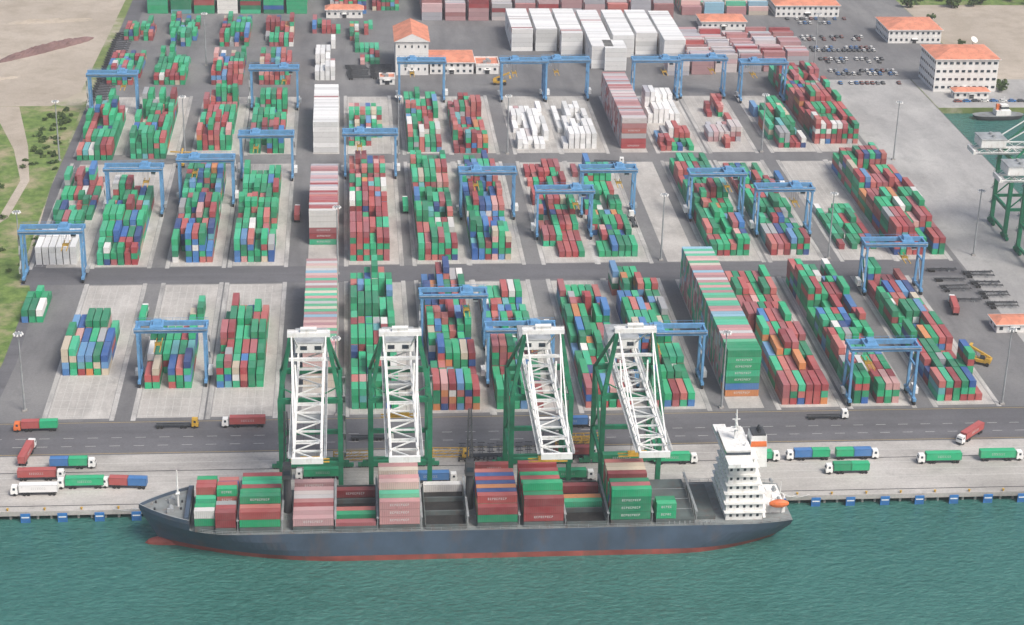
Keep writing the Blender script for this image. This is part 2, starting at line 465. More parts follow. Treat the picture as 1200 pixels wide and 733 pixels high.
foliage('tree_line', [(R.uniform(-500, 600), R.uniform(720, 790), R.uniform(5, 8), R.uniform(7, 11)) for _ in range(60)], 130, 1.4)
foliage('tree_line', [(R.uniform(359, 366), R.uniform(440, 600), R.uniform(2, 3.2), R.uniform(3, 5)) for _ in range(10)], 150, .6)
p = MB(); p.quad(356, 900, 636.2, 720, .02, 'grass'); p.obj('grass')
p = MB(); p.quad(262, 356, 470.01, 700, .03, 'asph'); p.quad(XR+.5, 420, 417.5, 470, .03, 'wharf'); p.obj('car_park_pavement')

# ------------------------------------------------------------ yard gantry crane
def rtg_mesh():
    m = MB(); hs = 11.75; hy = 4.2; HT = 20.5
    for sx in (-1, 1):
        X = sx*hs
        m.box(X-.55, X+.55, -hy-2.2, hy+2.2, 1.7, 2.7, 'blue')
        for sy in (-1, 1):
            m.beam((X, sy*hy, 2.6), (X, sy*(hy-.6), HT-1), .85, 1.0, 'blue')
            for dy in (-.8, .8):
                m.cyl((X-.35, sy*(hy+.6)+dy*1.1, .82), (X+.35, sy*(hy+.6)+dy*1.1, .82), .8, 'rubber_and_hold_shade', 12)
            m.box(X-.5, X+.5, sy*(hy+.6)-1.3, sy*(hy+.6)+1.3, 1.3, 1.69, 'blue')
        m.box(X-.3, X+.3, -hy+.4, hy-.4, 13.6, 14.3, 'blue')
        m.beam((X, -hy+.3, 3), (X, hy-.6, 13.5), .3, .3, 'blue')
        m.box(X-.5, X+.5, -hy, hy, HT-1.0, HT-.2, 'blue')
    for sy in (-1, 1):
        y = sy*(hy-.9)
        m.box(-hs-1.2, hs+1.2, y-.55, y+.55, HT-.19, HT+1.5, 'blue')
        m.box(-hs-1, hs+1, y+sy*.9-.3, y+sy*.9+.3, HT+1.0, HT+1.08, 'grey')
        m.beam((-hs-1, y+sy*1.2, HT+2.1), (hs+1, y+sy*1.2, HT+2.1), .08, .08, 'blue')
        for i in range(9):
            xx = -hs+i*hs/4; m.beam((xx, y+sy*1.2, HT+1), (xx, y+sy*1.2, HT+2.1), .07, .07, 'blue')
    for sx in (-1, 1): m.box(sx*(hs+.7)-.3, sx*(hs+.7)+.3, -hy+1.5, hy-1.5, HT+.1, HT+1.2, 'blue')
    m.box(-hs-2.2, -hs-.65, -2.2, 2.2, 2.8, 5.2, 'white')
    m.box(hs+.65, hs+1.9, -1.6, 1.6, 2.8, 4.6, 'grey')
    tx = 5.0
    m.box(tx-2.4, tx+2.4, -3.4, 3.4, HT+1.52, HT+2.0, 'blue')
    m.box(tx-1.6, tx+1.4, -1.6, 1.8, HT+2.0, HT+3.2, 'blue', top=(.9, .9))
    m.box(tx+2.5, tx+4.3, -1.0, 1.0, HT-2.6, HT-.3, 'white'); m.box(tx+2.45, tx+4.35, -1.06, .6, HT-2.0, HT-1.0, 'glass')
    for a in (-1, 1):
        for c in (-1, 1): m.beam((tx+a*1, c*2, HT+1.4), (tx+a*1, c*2.2, 14.8), .07, .07, 'dark')
    m.box(tx-1.2, tx+1.2, -.9, .9, 14.2, 14.9, 'yellow')
    for a in (-1, 1): m.box(tx+a*1.0-.15, tx+a*1.0+.15, -6, 6, 13.9, 14.2, 'yellow')
    for i in range(5):
        z = 3+i*3.2; s2 = 1 if i % 2 else -1
        m.beam((-hs-.9, -hy-.9-s2*.8+.3, z), (-hs-.9, -hy-.9+s2*.8+.3, z+3.2), .5, .12, 'grey')
    return m.mesh('gantry_crane')
RM = rtg_mesh()
for k, y in (('L1', 192), ('L1', 412), ('L2', 267), ('L3', 94), ('L3', 279), ('L4', 313), ('L4', 422), ('L5', 315), ('L6', 435), ('L8', 435), ('L9', 437),
             ('L6', 122), ('L7', 260), ('L8', 235), ('L9', 262), ('L10', 437), ('L11', 440), ('L12', 432), ('L10', 256), ('L11', 236), ('L12', 170), ('L11', 70), ('L9', 86), ('L7', 90)):
    place(RM, 'gantry_crane', (L[k], y, 0.03), 0 if R.random() < .5 else math.pi)

# ------------------------------------------------------------ ship-to-shore crane
def sts_mesh(col, trolley=-14, spread=16):
    m = MB(); G = 22; lx = 9.3; ZB = 38; ZL = 35.5; ZA = 57
    for y in (0, G):
        for sx in (-1, 1):
            X = sx*lx
            for dx in (-2.2, 2.2):
                m.box(X+dx-1.9, X+dx+1.9, y-.6, y+.6, .5, 1.5, col)
                for q in (-1.2, -.4, .4, 1.2): m.cyl((X+dx+q, y-.4, .35), (X+dx+q, y+.4, .35), .35, 'dark', 8)
            m.box(X-2.6, X+2.6, y-.55, y+.55, 1.5, 2.5, col)
            m.beam((X, y, 2.4), (X, y, ZL+.5), 1.5, 1.6, col)
        m.box(-lx, lx, y-.55, y+.55, 12.6, 14.0, col)
        m.box(-lx, lx, y-.6, y+.6, ZL-.9, ZL+.85, col)
        m.box(-lx-.2, lx+.2, y-.5, y+.5, 2.6, 3.6, col)
    for sx in (-1, 1):
        X = sx*lx
        m.box(X-.5, X+.5, .82, G-.82, 12.7, 13.9, col)
        m.box(X-.5, X+.5, .82, G-.82, ZL-.7, ZL+.5, col)
        m.beam((X, .6, 14), (X, G-.6, ZL-1), .7, .7, col)
        m.beam((X, G-.6, 14.2), (X, G*.5, 24), .5, .5, col)
        m.beam((X, 0, ZL+.5), (sx*5.6, 2.0, ZA), 1.25, 1.25, col)
        m.beam((X, G, ZL+.5), (sx*5.4, 3.2, ZA-.5), .8, .8, col)
        m.beam((sx*7.5, .9, ZL+10), (sx*7.3, 13, ZL+10), .35, .35, col)
        m.box(sx*4-.4, sx*4+.4, -44, 38, ZB-.9, ZB-.1, 'white')
        m.box(sx*4-.25, sx*4+.25, -41, 36, ZB+1.9, ZB+2.3, 'white')
        for i in range(25):
            y = -42+i*3.15; za, zb = (ZB-.1, ZB+1.9) if i % 2 else (ZB+1.9, ZB-.1)
            m.beam((sx*4, y, za), (sx*4, y+3.15, zb), .2, .2, 'white')
        m.box(sx*5.1-.4, sx*5.1+.4, -43, 37, ZB-.1, ZB-.02, 'grey')
        for z in (ZB+.5, ZB+1.1): m.beam((sx*5.5, -43, z), (sx*5.5, 37, z), .07, .07, 'white')
        for i in range(27): m.beam((sx*5.5, -43+i*3.07, ZB), (sx*5.5, -43+i*3.07, ZB+1.1), .07, .07, 'white')
        m.beam((sx*5.3, 2, ZA), (sx*4, -20, ZB+2.2), .4, .4, 'white')
        m.beam((sx*5.3, 2, ZA), (sx*4, -40, ZB+2.2), .4, .4, 'white')
        m.beam((sx*5.3, 3, ZA), (sx*4, 29, ZB+2.2), .4, .4, 'white')
        m.beam((sx*4.0, -1.5, ZB+1), (sx*4.4, 2, ZB+9), .5, .5, 'white')
        m.beam((sx*lx, -.2, ZL+5), (sx*4.8, -.2, ZB), .35, .35, col)
    ys = [-44+i*6.3 for i in range(14)]
    for i, y in enumerate(ys):
        if y > 37.5: continue
        m.box(-3.6, 3.6, y-.25, y+.25, ZB-.7, ZB-.2, 'white')
        if i % 4 == 1: m.box(-3.75, 3.75, y-.15, y+.15, ZB+1.95, ZB+2.25, 'white')
        if i < 13 and y < 31:
            s2 = 1 if i % 2 else -1
            m.beam((-3.6*s2, y+.3, ZB-.4), (3.6*s2, y+6, ZB-.4), .35, .35, 'white')
    m.box(-4.6, 4.6, -45, -44.01, ZB-.9, ZB+.9, 'white'); m.box(-4.6, 4.6, 38.01, 39, ZB-.9, ZB+.9, 'white')
    m.box(-6.6, 6.6, 1.2, 3.6, ZA-.4, ZA+1.0, 'white'); m.box(-2.5, 2.5, 1.6, 3.4, ZA+1, ZA+2.2, 'white')
    for xx in (-6.4, 6.4, 0): m.beam((xx, 1.2, ZA+1), (xx, 1.2, ZA+2.4), .1, .1, 'white')
    m.beam((-6.4, 1.2, ZA+2.3), (6.4, 1.2, ZA+2.3), .1, .1, 'white')
    m.box(-6.3, 6.3, 1.5, 2.5, ZA-8.6, ZA-7.8, 'white')
    m.box(-5.0, 5.0, 25, 36, ZB+2.4, ZB+6.0, 'white'); m.box(-5.3, 5.3, 24.7, 36.3, ZB+6.0, ZB+6.3, 'grey', top=(.96, .96))
    m.box(-3.4, -1.2, 24.93, 24.99, ZB+3.4, ZB+4.8, 'glass'); m.box(1.2, 3.4, 24.93, 24.99, ZB+3.4, ZB+4.8, 'glass')
    for a in (-2, 2): m.cyl((a, 30, ZB+6.3), (a, 30, ZB+7.3), .8, 'grey', 10)
    t = trolley
    m.box(-3.5, 3.5, t-2.4, t+2.4, ZB-1.6, ZB-1.0, 'grey'); m.box(-2, 2, t-1.5, t+1.5, ZB-2.6, ZB-1.62, 'grey')
    m.box(1.4, 3.3, t+2.5, t+4.8, ZB-4.6, ZB-2.0, 'white'); m.box(1.35, 3.35, t+2.44, t+4.3, ZB-4.1, ZB-2.9, 'glass')
    for a in (-1, 1):
        for c in (-1, 1): m.beam((a*1.6, t+c*1, ZB-1.6), (a*2.2, t+c*.7, spread+1), .08, .08, 'dark')
    m.box(-3, 3, t-.8, t+.8, spread, spread+.9, 'yellow')
    for c in (-1, 1): m.box(-6, 6, t+c*.95-.15, t+c*.95+.15, spread-.35, spread, 'yellow')
    for i in range(9):
        z = 3+i*3.4; s2 = 1 if i % 2 else -1
        m.beam((lx+1.2, G-s2*1.3, z), (lx+1.2, G+s2*1.3, z+3.4), .7, .12, 'grey')
        m.beam((lx+1.6, G-s2*1.3, z+1), (lx+1.6, G+s2*1.3, z+4.4), .08, .08, col)
        m.box(lx+.6, lx+1.6, G+s2*1.3-.4, G+s2*1.3+.4, z+3.35, z+3.45, 'grey')
    return m.mesh('ship_to_shore_crane')
S1 = sts_mesh('green', -14, 22); S2 = sts_mesh('green', 8, 26); S3 = sts_mesh('green', -22, 25)
for X, s in ((-9.7, S1), (18.5, S2), (63, S3), (92, S1)): place(s, 'ship_to_shore_crane', (X, 3.2, .09))
for Y, s in ((236, S2), (200, S1)): place(s, 'ship_to_shore_crane', (312, Y, .03), math.pi/2)

# ------------------------------------------------------------ container ship
ship = empty('container_ship', (0, 0, 0))
YC = -15.6
def xb(z): return -55.5-(z+3)*.55 if z <= 7 else -61-(z-7)*.45
def xs(z): return 133+min(1, (z+6)/10)*6
def hb(x, z):
    t = max(0, min(1, (z+3)/10)); d = x-xb(z); e = xs(z)-x
    Lf = 58-26*t; La = 34-18*t; tw = .30+.55*t
    f = 1-(1-min(1, max(0, d/Lf)))**(1.9+.4*t)
    a = 1-(1-tw)*(max(0, 1-e/La))**2
    return max(.02, 13.8*f*a)
def hullpart(zs, xend, name, capmat):
    m = MB(); N = 90; rows = []
    for z in zs:
        r = []
        for i in range(N+1):
            u = i/N; u = u**1.25
            x0 = xb(z); x1 = xs(z) if xend is None else xend
            x = x0+u*(x1-x0); r.append((x, hb(x, z), z))
        rows.append(r)
    K = len(zs)
    for side in (-1, 1):
        vs = [(x, YC+side*h, z) for r in rows for (x, h, z) in r]
        for k in range(K-1):
            fs = []
            for i in range(N):
                a = k*(N+1)+i; q = (a, a+1, a+N+2, a+N+1)
                fs.append(q if side < 0 else tuple(reversed(q)))
            mat = 'boot' if zs[k+1] <= -1.0 else 'hull'
            m.add(vs, fs, mat)
    r = rows[-1]
    vs = [(x, YC-h, z) for x, h, z in r]+[(x, YC+h, z) for x, h, z in r]
    m.add(vs, [(i, i+1, N+2+i, N+1+i) for i in range(N)], capmat)
    for k in range(K-1):
        a = rows[k][-1]; c = rows[k+1][-1]
        m.add([(a[0], YC-a[1], a[2]), (a[0], YC+a[1], a[2]), (c[0], YC+c[1], c[2]), (c[0], YC-c[1], c[2])], [(0, 1, 2, 3)], 'hull')
    return m.obj(name, parent=ship)
hullpart([-7, -3.2, -2, -1.2, 1, 4, 6.9], None, 'hull', 'deck')
hullpart([6.9, 8.5, 9.6], -46, 'forecastle', 'deck')
m = MB()
vs = []; n = 12; K = 8   # bulbous bow
for i in range(K+1):
    t = i/K; x = -61.0+t*11; r = 2.5*math.sin(math.acos(1-min(1, t*1.3)))
    for j in range(n):
        a = 2*math.pi*j/n; vs.append((x, YC+math.cos(a)*r*.8, -3.2+math.sin(a)*r))
m.add(vs, [(i*n+j, i*n+(j+1) % n, (i+1)*n+(j+1) % n, (i+1)*n+j) for i in range(K) for j in range(n)], 'boot')
m.obj('bulbous_bow', parent=ship)
m = MB()   # bulwark + rails following the deck edge
def edge(z, x0, x1, st, zt, mat, w=.25, hh=None):
    x = x0
    while x < x1-.01:
        x2 = min(x1, x+st)
        for sd in (-1, 1):
            m.beam((x, YC+sd*(hb(x, z)-.15), zt), (x2, YC+sd*(hb(x2, z)-.15), zt), w, hh or w, mat)
        x = x2
edge(9.6, -61.9, -46, 1.2, 10.1, 'hull', .2, 1.1)
edge(9.6, -61.9, -46, 1.2, 10.72, 'grey', .26, .12)
for zt in (7.5, 8.0): edge(6.9, -45, 138, 3, zt, 'grey', .08)
x = -45
while x < 138:
    for sd in (-1, 1): m.beam((x, YC+sd*(hb(x, 6.9)-.15), 6.9), (x, YC+sd*(hb(x, 6.9)-.15), 8), .09, .09, 'grey')
    x += 3
m.obj('deck_railing', parent=ship)
m = MB()  # foredeck gear
for sd in (-1, 1):
    m.cyl((-52, YC+sd*3-1, 10.5), (-52, YC+sd*3+1, 10.5), .8, 'grey', 10); m.box(-53, -51, YC+sd*3-1.6, YC+sd*3-1.0, 9.6, 11.2, 'grey')
    for xx in (-57, -49): m.cyl((xx, YC+sd*2.2, 9.6), (xx, YC+sd*2.2, 10.4), .3, 'dark', 8)
m.cyl((-50, YC, 9.6), (-50, YC, 22), .35, 'white', 8, .18); m.beam((-50, YC-2, 17), (-50, YC+2, 17), .15, .15, 'white'); m.box(-50.6, -49.4, YC-.8, YC+.8, 14, 14.2, 'white')
m.box(-47.5, -46.2, YC-10, YC+10, 9.6, 11.2, 'hull')
m.obj('foredeck_gear', parent=ship)
bays = [(-44.3, -38.3, 2, 9), (-38, -31.9, 2, 10), (-30.8, -18.6, 2.5, 10), (-14.8, -2.6, 1, 10), (-2, 10.2, 0, 10), (11.3, 23.5, 3, 10), (25.4, 37.6, 0, 10),
        (41.1, 53.3, 2.5, 10), (55.2, 67.4, 3.3, 10), (68.4, 80.6, 0, 10), (82, 94.2, 3.6, 10), (96, 108, -1, 10), (109, 115, -2, 8)]
hm = MB(); items = []; lash = MB()
shipth = ['blue', 'red', 'mix', 'pink', 'green', 'pastel', 'red', 'blue', 'red', 'red', 'green', 'green', 'green']
for bi, (a, c, n, rows) in enumerate(bays):
    wy = rows*1.26+.2; ZT = 8.6; Lc = 12.19 if c-a > 8 else 6.06
    th = shipth[bi]
    if n == 0:
        hm.box(a-.3, a, YC-wy, YC+wy, 6.9, ZT, 'hatch'); hm.box(c, c+.3, YC-wy, YC+wy, 6.9, ZT, 'hatch')
        hm.box(a, c, YC-wy-.3, YC-wy, 6.9, ZT, 'hatch'); hm.box(a, c, YC+wy, YC+wy+.3, 6.9, ZT, 'hatch')
        hm.box(a+.01, c-.01, YC-wy+.01, YC+wy-.01, 6.95, 7.0, 'rubber_and_hold_shade')  # black sheet over the deck paints in the shade of an open hold
        for y2 in (-wy/3, wy/3): hm.box(a, c, YC+y2-.3, YC+y2+.3, 7.0, ZT-.1, 'hatch')
        for r in range(rows):
            if R.random() < .38:
                items.append(((a+c)/2, YC+(r-(rows-1)/2)*2.52, 7.02, Lc, 'X', color(th), 2+(R.random() < .4)))
    elif n == -2:
        hm.box(a, c, YC-wy, YC+wy, 6.9, 8.0, 'hatch')
    else:
        hm.box(a, c, YC-wy, YC+wy, 6.9, ZT, 'hatch')
        for q in range(1, 4): hm.box(a-.02, c+.02, YC-wy+q*wy/2-.08, YC-wy+q*wy/2+.08, ZT, ZT+.12, 'grey')
        hr = n
        for r in range(rows):
            if n == -1: h = [2, 2, 1, 0, 0, 0, 0, 0, 0, 0][r]
            else:
                if R.random() < .5: hr = n+R.uniform(-.75, .6)
                h = int(round(hr))
                if n >= 2.5 and r > 7: h -= 1 if R.random() < .5 else 0
                if n < 2.1 and n > 1 and R.random() < .1: h = 1
            c0 = color(th)
            for t in range(max(0, h)):
                if R.random() < .55: c0 = color(th)
                hm_y = YC+(r-(rows-1)/2)*2.52
                if n == -1:
                    items.append((a+3.1, hm_y, ZT+.13+t*2.6, 6.06, 'X', c0, 3))
                else: items.append(((a+c)/2, hm_y, ZT+.13+t*2.6, Lc, 'X', c0, 2+(R.random() < .45)))
    if n not in (-2,):
        for xx in (c+.55,):
            for r in range(rows+1):
                lash.beam((xx, YC+(r-rows/2)*2.52, 6.9), (xx, YC+(r-rows/2)*2.52, 11.2), .18, .18, 'grey')
            lash.box(xx-.35, xx+.35, YC-wy, YC+wy, 11.0, 11.15, 'grey')
            lash.beam((xx, YC-wy, 12), (xx, YC+wy, 12), .07, .07, 'grey')
hm.obj('hatch_covers', parent=ship); lash.obj('lashing_bridges', parent=ship)
containers('deck_containers', items, parent=ship)
for X in (-16.7, 39.3):   # deck cranes, jib topped up
    m = MB()
    m.cyl((X, YC, 6.9), (X, YC, 19), 1.3, 'dark', 14, 1.15)
    m.box(X-1.5, X+1.5, YC-1.8, YC+1.8, 19, 23.5, 'dark', top=(.8, .8))
    m.box(X-1.0, X+1.0, YC-1.9, YC-1.7, 20.5, 22, 'glass')
    for sd in (-1, 1):
        m.beam((X+sd*.9, YC+1.2, 20), (X+sd*.35, YC+2.6, 40), .45, .55, 'dark')
    for i in range(7):
        z = 21+i*2.5; m.beam((X-.8, YC+1.3+i*.18, z), (X+.8, YC+1.4+i*.2, z+1.6), .2, .2, 'dark')
    m.beam((X, YC, 23.4), (X, YC+2.4, 39.5), .1, .1, 'dark')
    m.obj('deck_crane', parent=ship)
# superstructure
m = MB(); X0, X1 = 118.0, 129.5
z = 6.9; ND = 7
for i in range(ND):
    inx = .0+(.5*i if i > 2 else 0); iny = [0, .6, 1.8, 2.4, 3.0, 3.6, 4.0][i]
    m.box(X0+inx*.3, X1-inx, YC-11+iny, YC+11-iny, z, z+2.68, 'white')
    m.box(X0+inx*.3-.6, X1-inx+1.0, YC-11.8+iny*.9, YC+11.8-iny*.9, z+2.68, z+2.8, 'white')
    for zz in (.5, 1.0):
        m.beam((X0-.4, YC-11.7+iny*.9, z+2.8+zz), (X1-inx+.9, YC-11.7+iny*.9, z+2.8+zz), .07, .07, 'white')
    for k in range(5):
        xx = X0+1.5+k*2.1
        if xx < X1-inx-.8: m.box(xx-.4, xx+.4, YC-11+iny-.04, YC-11+iny+.02, z+1.1, z+2.0, 'glass')
    for k in range(6):
        yy = YC-6+k*2.4
        for xx, s2 in ((X0+inx*.3, -1), (X1-inx, 1)): m.box(xx+s2*.03-.02, xx+s2*.03+.02, yy-.35, yy+.35, z+1.1, z+1.9, 'glass')
    if i < ND-1: m.beam((X1-inx+.9, YC-10+iny, z), (X1-inx+.9, YC-6+iny, z+2.7), .8, .12, 'white')
    z += 2.8
m.box(X0-.5, X1-4.5, YC-7.6, YC+7.6, z, z+2.7, 'white')      # bridge
m.box(X0-.55, X1-4.45, YC-7.65, YC+7.65, z+1.2, z+2.1, 'glass')
m.box(X0-1, X1-4, YC-13.6, YC+13.6, z-.14, z-.005, 'white')
for sd in (-1, 1):
    m.box(X0-.9, X0+3.0, YC+sd*10.7-2.9, YC+sd*10.7+2.9, z, z+1.1, 'white')
m.box(X0-.8, X1-4.2, YC-7.9, YC+7.9, z+2.7, z+2.9, 'white')
zt = z+2.9
m.cyl((X0+3.5, YC, zt), (X0+3.5, YC, zt+10), .45, 'white', 8, .2)
for sd in (-1, 1): m.beam((X0+5, YC+sd*1.6, zt), (X0+3.6, YC, zt+7), .2, .2, 'white')
for zz, ww in ((3, 2.2), (5.5, 1.8), (8, 1.2)): m.beam((X0+3.5, YC-ww, zt+zz), (X0+3.5, YC+ww, zt+zz), .22, .22, 'white')
for zz, ww in ((2.4, 2.0), (4.2, 1.6), (6.8, 1.2)): m.beam((X0+3.5-ww, YC, zt+zz), (X0+3.5+ww, YC, zt+zz), .25, .25, 'white')
m.box(X0+2.6, X0+4.4, YC-.9, YC+.9, zt+3.6, zt+3.75, 'white')
for yy in (-5, 5): m.cyl((X0+6, YC+yy, zt), (X0+6, YC+yy, zt+1.4), .7, 'white', 10, .35)
for i in range(4): m.cyl((X0+1+i*1.7, YC-6+i*.3, zt), (X0+1+i*1.7, YC-6+i*.3, zt+2.5), .06, 'white', 5)
m.obj('superstructure', parent=ship)
m = MB()
m.box(125.5, 131.5, YC-3.2, YC+3.2, 21, 31.5, 'white', top=(.8, .85)); m.box(125.9, 131.0, YC-3.02, YC+3.02, 28.0, 29.8, 'orange', top=(.93, .95)); m.box(126.4, 130.6, YC-2.5, YC+2.5, 31.5, 32.1, 'dark')
for q in (-1, 0, 1): m.cyl((128.6, YC+q*1.2, 32), (129.1, YC+q*1.2, 33.5), .4, 'dark', 8)
m.obj('funnel', parent=ship)
m = MB()
vs = []; n = 10; K = 8
for i in range(K+1):
    t = i/K; x = 131.9+t*6.0; r = 1.25*max(.15, math.sin(math.pi*(.06+.88*t)))**.6
    for j in range(n):
        a = 2*math.pi*j/n; vs.append((x, YC-9.0+math.cos(a)*r, 11.2+math.sin(a)*r*1.1))
m.add(vs, [(i*n+j, i*n+(j+1) % n, (i+1)*n+(j+1) % n, (i+1)*n+j) for i in range(K) for j in range(n)]+[tuple(range(n)), tuple(range(K*n, K*n+n))], 'orange')
for xx in (132.8, 136.5): m.beam((xx, YC-7.2, 7), (xx, YC-7.2, 13.5), .35, .35, 'white'); m.beam((xx, YC-7.2, 13.5), (xx, YC-9.3, 13.2), .3, .3, 'white')
m.obj('lifeboat', parent=ship)
m = MB()
m.box(131.2, 137.5, YC-7, YC+7, 6.92, 9.2, 'white')
for yy in (-8, -4, 3, 8): m.cyl((136, YC+yy-1, 10), (136, YC+yy+1, 10), .5, 'grey', 10)
m.box(132.2, 134, YC-2, YC+2, 9.2, 12, 'white'); m.cyl((137.3, YC, 9), (137.3, YC, 14), .12, 'white', 6)
for i in range(10):
    m.box(100+i*1.6, 100.3+i*1.6, YC-13, YC-12.7, 6.9, 8, 'grey')
m.obj('aft_deck_gear', parent=ship)
m = MB()
for (a, c) in (((-58, YC+2, 9.8), (-72, -.2, .5)), ((-54, YC+4, 9.8), (-66, -.2, .5)), ((138, YC+6, 7.5), (151, -.2, .5)), ((138, YC+7, 7.5), (147, -.2, .5))):
    for i in range(8):
        p0 = Vector(a).lerp(Vector(c), i/8); p1 = Vector(a).lerp(Vector(c), (i+1)/8)
        p0.z -= 1.6*math.sin(math.pi*i/8); p1.z -= 1.6*math.sin(math.pi*(i+1)/8); m.beam(p0, p1, .12, .12, 'white')
m.obj('mooring_lines', parent=ship)

# ------------------------------------------------------------ fenders, bollards
fm = MB()
fm.cyl((0, -.6, -1.5), (0, -1.6, -1.5), .8, 'rubber_and_hold_shade', 12); fm.box(-1.5, 1.5, -1.95, -1.6, -3.4, .1, 'bluefend'); fm.box(-1.2, 1.2, -2.0, -1.95, -1.3, -.9, 'white')
FM = fm.mesh('quay_fender')
bm = MB(); bm.cyl((0, 0, 0), (0, 0, .6), .28, 'yellow', 10, .22); bm.cyl((0, 0, .6), (0, 0, .8), .45, 'yellow', 10, .4)
BM = bm.mesh('mooring_bollard')
x = -213.5
while x < XR-4:
    place(FM, 'quay_fender', (x, 0, 0)); place(BM, 'mooring_bollard', (x+5.7, .6, .02)); x += 11.45

# ------------------------------------------------------------ vehicles
def truck(x, y, heading, cont=None, L1=12.19, cab='white', two=None, z=.03):
    """heading 0 = cab toward +x"""
    m = MB()
    m.box(-7.2, 4.4, -.45, .45, .95, 1.2, 'dark')
    for yy in (-1, 1): m.box(-7.2, 4.3, yy*.95-.12, yy*.95+.12, 1.0, 1.25, 'dark')
    for xx in (-6.4, -5.1, 1.6, 2.9, 6.0):
        for yy in (-1, 1): m.cyl((xx, yy*.75, .5), (xx, yy*1.2, .5), .5, 'rubber_and_hold_shade', 12)
    m.box(3.0, 7.4, -.5, .5, .6, 1.0, 'dark')
    m.box(5.0, 7.3, -1.2, 1.2, .7, 2.0, cab); m.box(5.05, 7.25, -1.18, 1.18, 2.0, 3.3, cab, top=(.84, .92), shift=(-.12, 0))
    m.box(6.6, 7.28, -1.0, 1.0, 2.1, 3.0, 'glass', top=(.5, .95), shift=(-.14, 0)); m.box(5.7, 6.5, -1.22, 1.22, 2.15, 2.9, 'glass', top=(.9, .96))
    m.box(7.3, 7.42, -1.15, 1.15, .6, 1.0, 'dark'); m.cyl((4.8, .8, 1.2), (4.8, .8, 3.3), .1, 'grey', 6)
    def cbox(x0, x1, c):
        m.box(x0+.05, x1-.05, -1.16, 1.16, 1.32, 3.80, 'cont', c)
        d = sc(c, .8)
        for xx in (x0, x1-.18):
            for yy in (-1.22, 1.04): m.box(xx, xx+.18, yy, yy+.18, 1.27, 3.86, 'cont', d)
        for yy in (-1.22, 1.10): m.box(x0+.18, x1-.18, yy, yy+.12, 3.74, 3.86, 'cont', d)
        k = 0; xx = (x0+x1)/2-2.2
        if x1-x0 > 8:
            while k < 8:
                for sgy in (-1, 1):
                    ya, yb_ = sorted((sgy*1.2, sgy*1.17))
                    m.box(xx, xx+.1, ya, yb_, 2.3, 3.0, 'logo'); m.box(xx+.1, xx+.36, ya, yb_, 2.3, 2.4, 'logo'); m.box(xx+.1, xx+.36, ya, yb_, 2.9, 3.0, 'logo')
                xx += .58; k += 1
    if two: cbox(-7.4, -1.4, cont); cbox(-1.3, 4.7, two)
    elif cont: cbox(-7.6, 4.6, cont)
    m.obj('container_truck', (x, y, z), heading)
g_, r_, b_, w_ = GREEN[1], RED[1], BLUE[1], WHITE[0]
PI = math.pi
for a in [(-98, 11, PI, w_), (-97, 21, 0, r_), (-84, 15, PI, g_), (-70, 14.5, PI-.1, b_, 12.19, 'white', r_), (-88, 28.5, 0, b_, 12.19, 'white', g_),
          (-104, 56, PI+.02, g_, 12.19, 'orange', r_), (-34, 56.5, PI, r_), (-104, 37, PI/2-.1, r_), (-56.5, 56.5, 0, None, 12.19, 'yellow'),
          (111, 24, 0, g_), (139, 24.5, 0, g_), (156, 25, PI, g_, 12.19, 'white', b_), (167, 15, PI, g_, 12.19, 'white', GREEN[2]), (173, 25, 0, g_, 12.19, 'white', b_),
          (200, 21, PI, g_), (216, 38, PI+.75, r_), (222, 22, 0, g_), (170, 55, 0, None), (-8, 18, PI, g_), (30, 14, 0, b_), (48, 19, PI, r_), (75, 14, 0, g_),
          (80, 52, 0, b_), (47, 30, PI, None, 12.19, 'yellow'), (78, 30, 0, r_), (244, 150, PI*.45, r_), (10, 45, 0, None), (-76.5, 150, PI/2, g_), (78.5, 130, PI/2, r_),
          (28, 270, PI/2, g_), (205, 300, -PI/2, b_), (-20, 260, PI/2, r_), (128.5, 250, PI/2, None), (128, 330, -.15, None), (268, 110, PI/2, None)]:
    truck(*a)
def chassis():
    m = MB()
    m.box(-6, 6, -.5, -.35, .95, 1.2, 'dark'); m.box(-6, 6, .35, .5, .95, 1.2, 'dark')
    for xx in (-6, -3, 0, 3, 5.8): m.box(xx, xx+.2, -1.2, 1.2, .98, 1.22, 'dark')
    for xx in (-5, -3.8):
        for yy in (-1, 1): m.cyl((xx, yy*.75, .5), (xx, yy*1.2, .5), .5, 'rubber_and_hold_shade', 10)
    for yy in (-.7, .7): m.box(3, 3.2, yy-.1, yy+.1, 0, .95, 'grey')
    return m.mesh('container_trailer')
CH = chassis()
for i in range(24):
    if R.random() < .75: place(CH, 'container_trailer', (R.choice((251, 265))+R.uniform(-.6, .6), 150+(i % 12)*3.6, .03), R.uniform(-.08, .08))
for i in range(30): place(CH, 'container_trailer', (-126.5+R.uniform(-.4, .4), 432+i*4.6, .05), .35+R.uniform(-.05, .05))
for i in range(22): place(CH, 'container_trailer', (8+R.uniform(-1, 1)+(i % 2)*13, 472+i*1.2, .03), R.uniform(-.05, .05))
for i in range(14): place(CH, 'container_trailer', (40+i*3.2, 33+R.uniform(-.5, .5), .03), 1.5)
def frame_rack():
    m = MB()
    for x in (-6, 6):
        for y in (-1.1, 1.1): m.box(x-.15, x+.15, y-.15, y+.15, 0, 2.6, 'yellow')
    for y in (-1.1, 1.1):
        m.box(-5.85, 5.85, y-.12, y+.12, 2.3, 2.55, 'yellow'); m.box(-5.85, 5.85, y-.12, y+.12, .1, .35, 'yellow')
        for i in range(4): m.beam((-6+i*3, y, .3), (-3+i*3, y, 2.3), .12, .12, 'yellow')
    for i in range(5): m.box(-5.6+i*2.8-.1, -5.6+i*2.8+.1, -.98, .98, 2.3, 2.5, 'yellow')
    return m.mesh('spreader_frame')
FR = frame_rack()
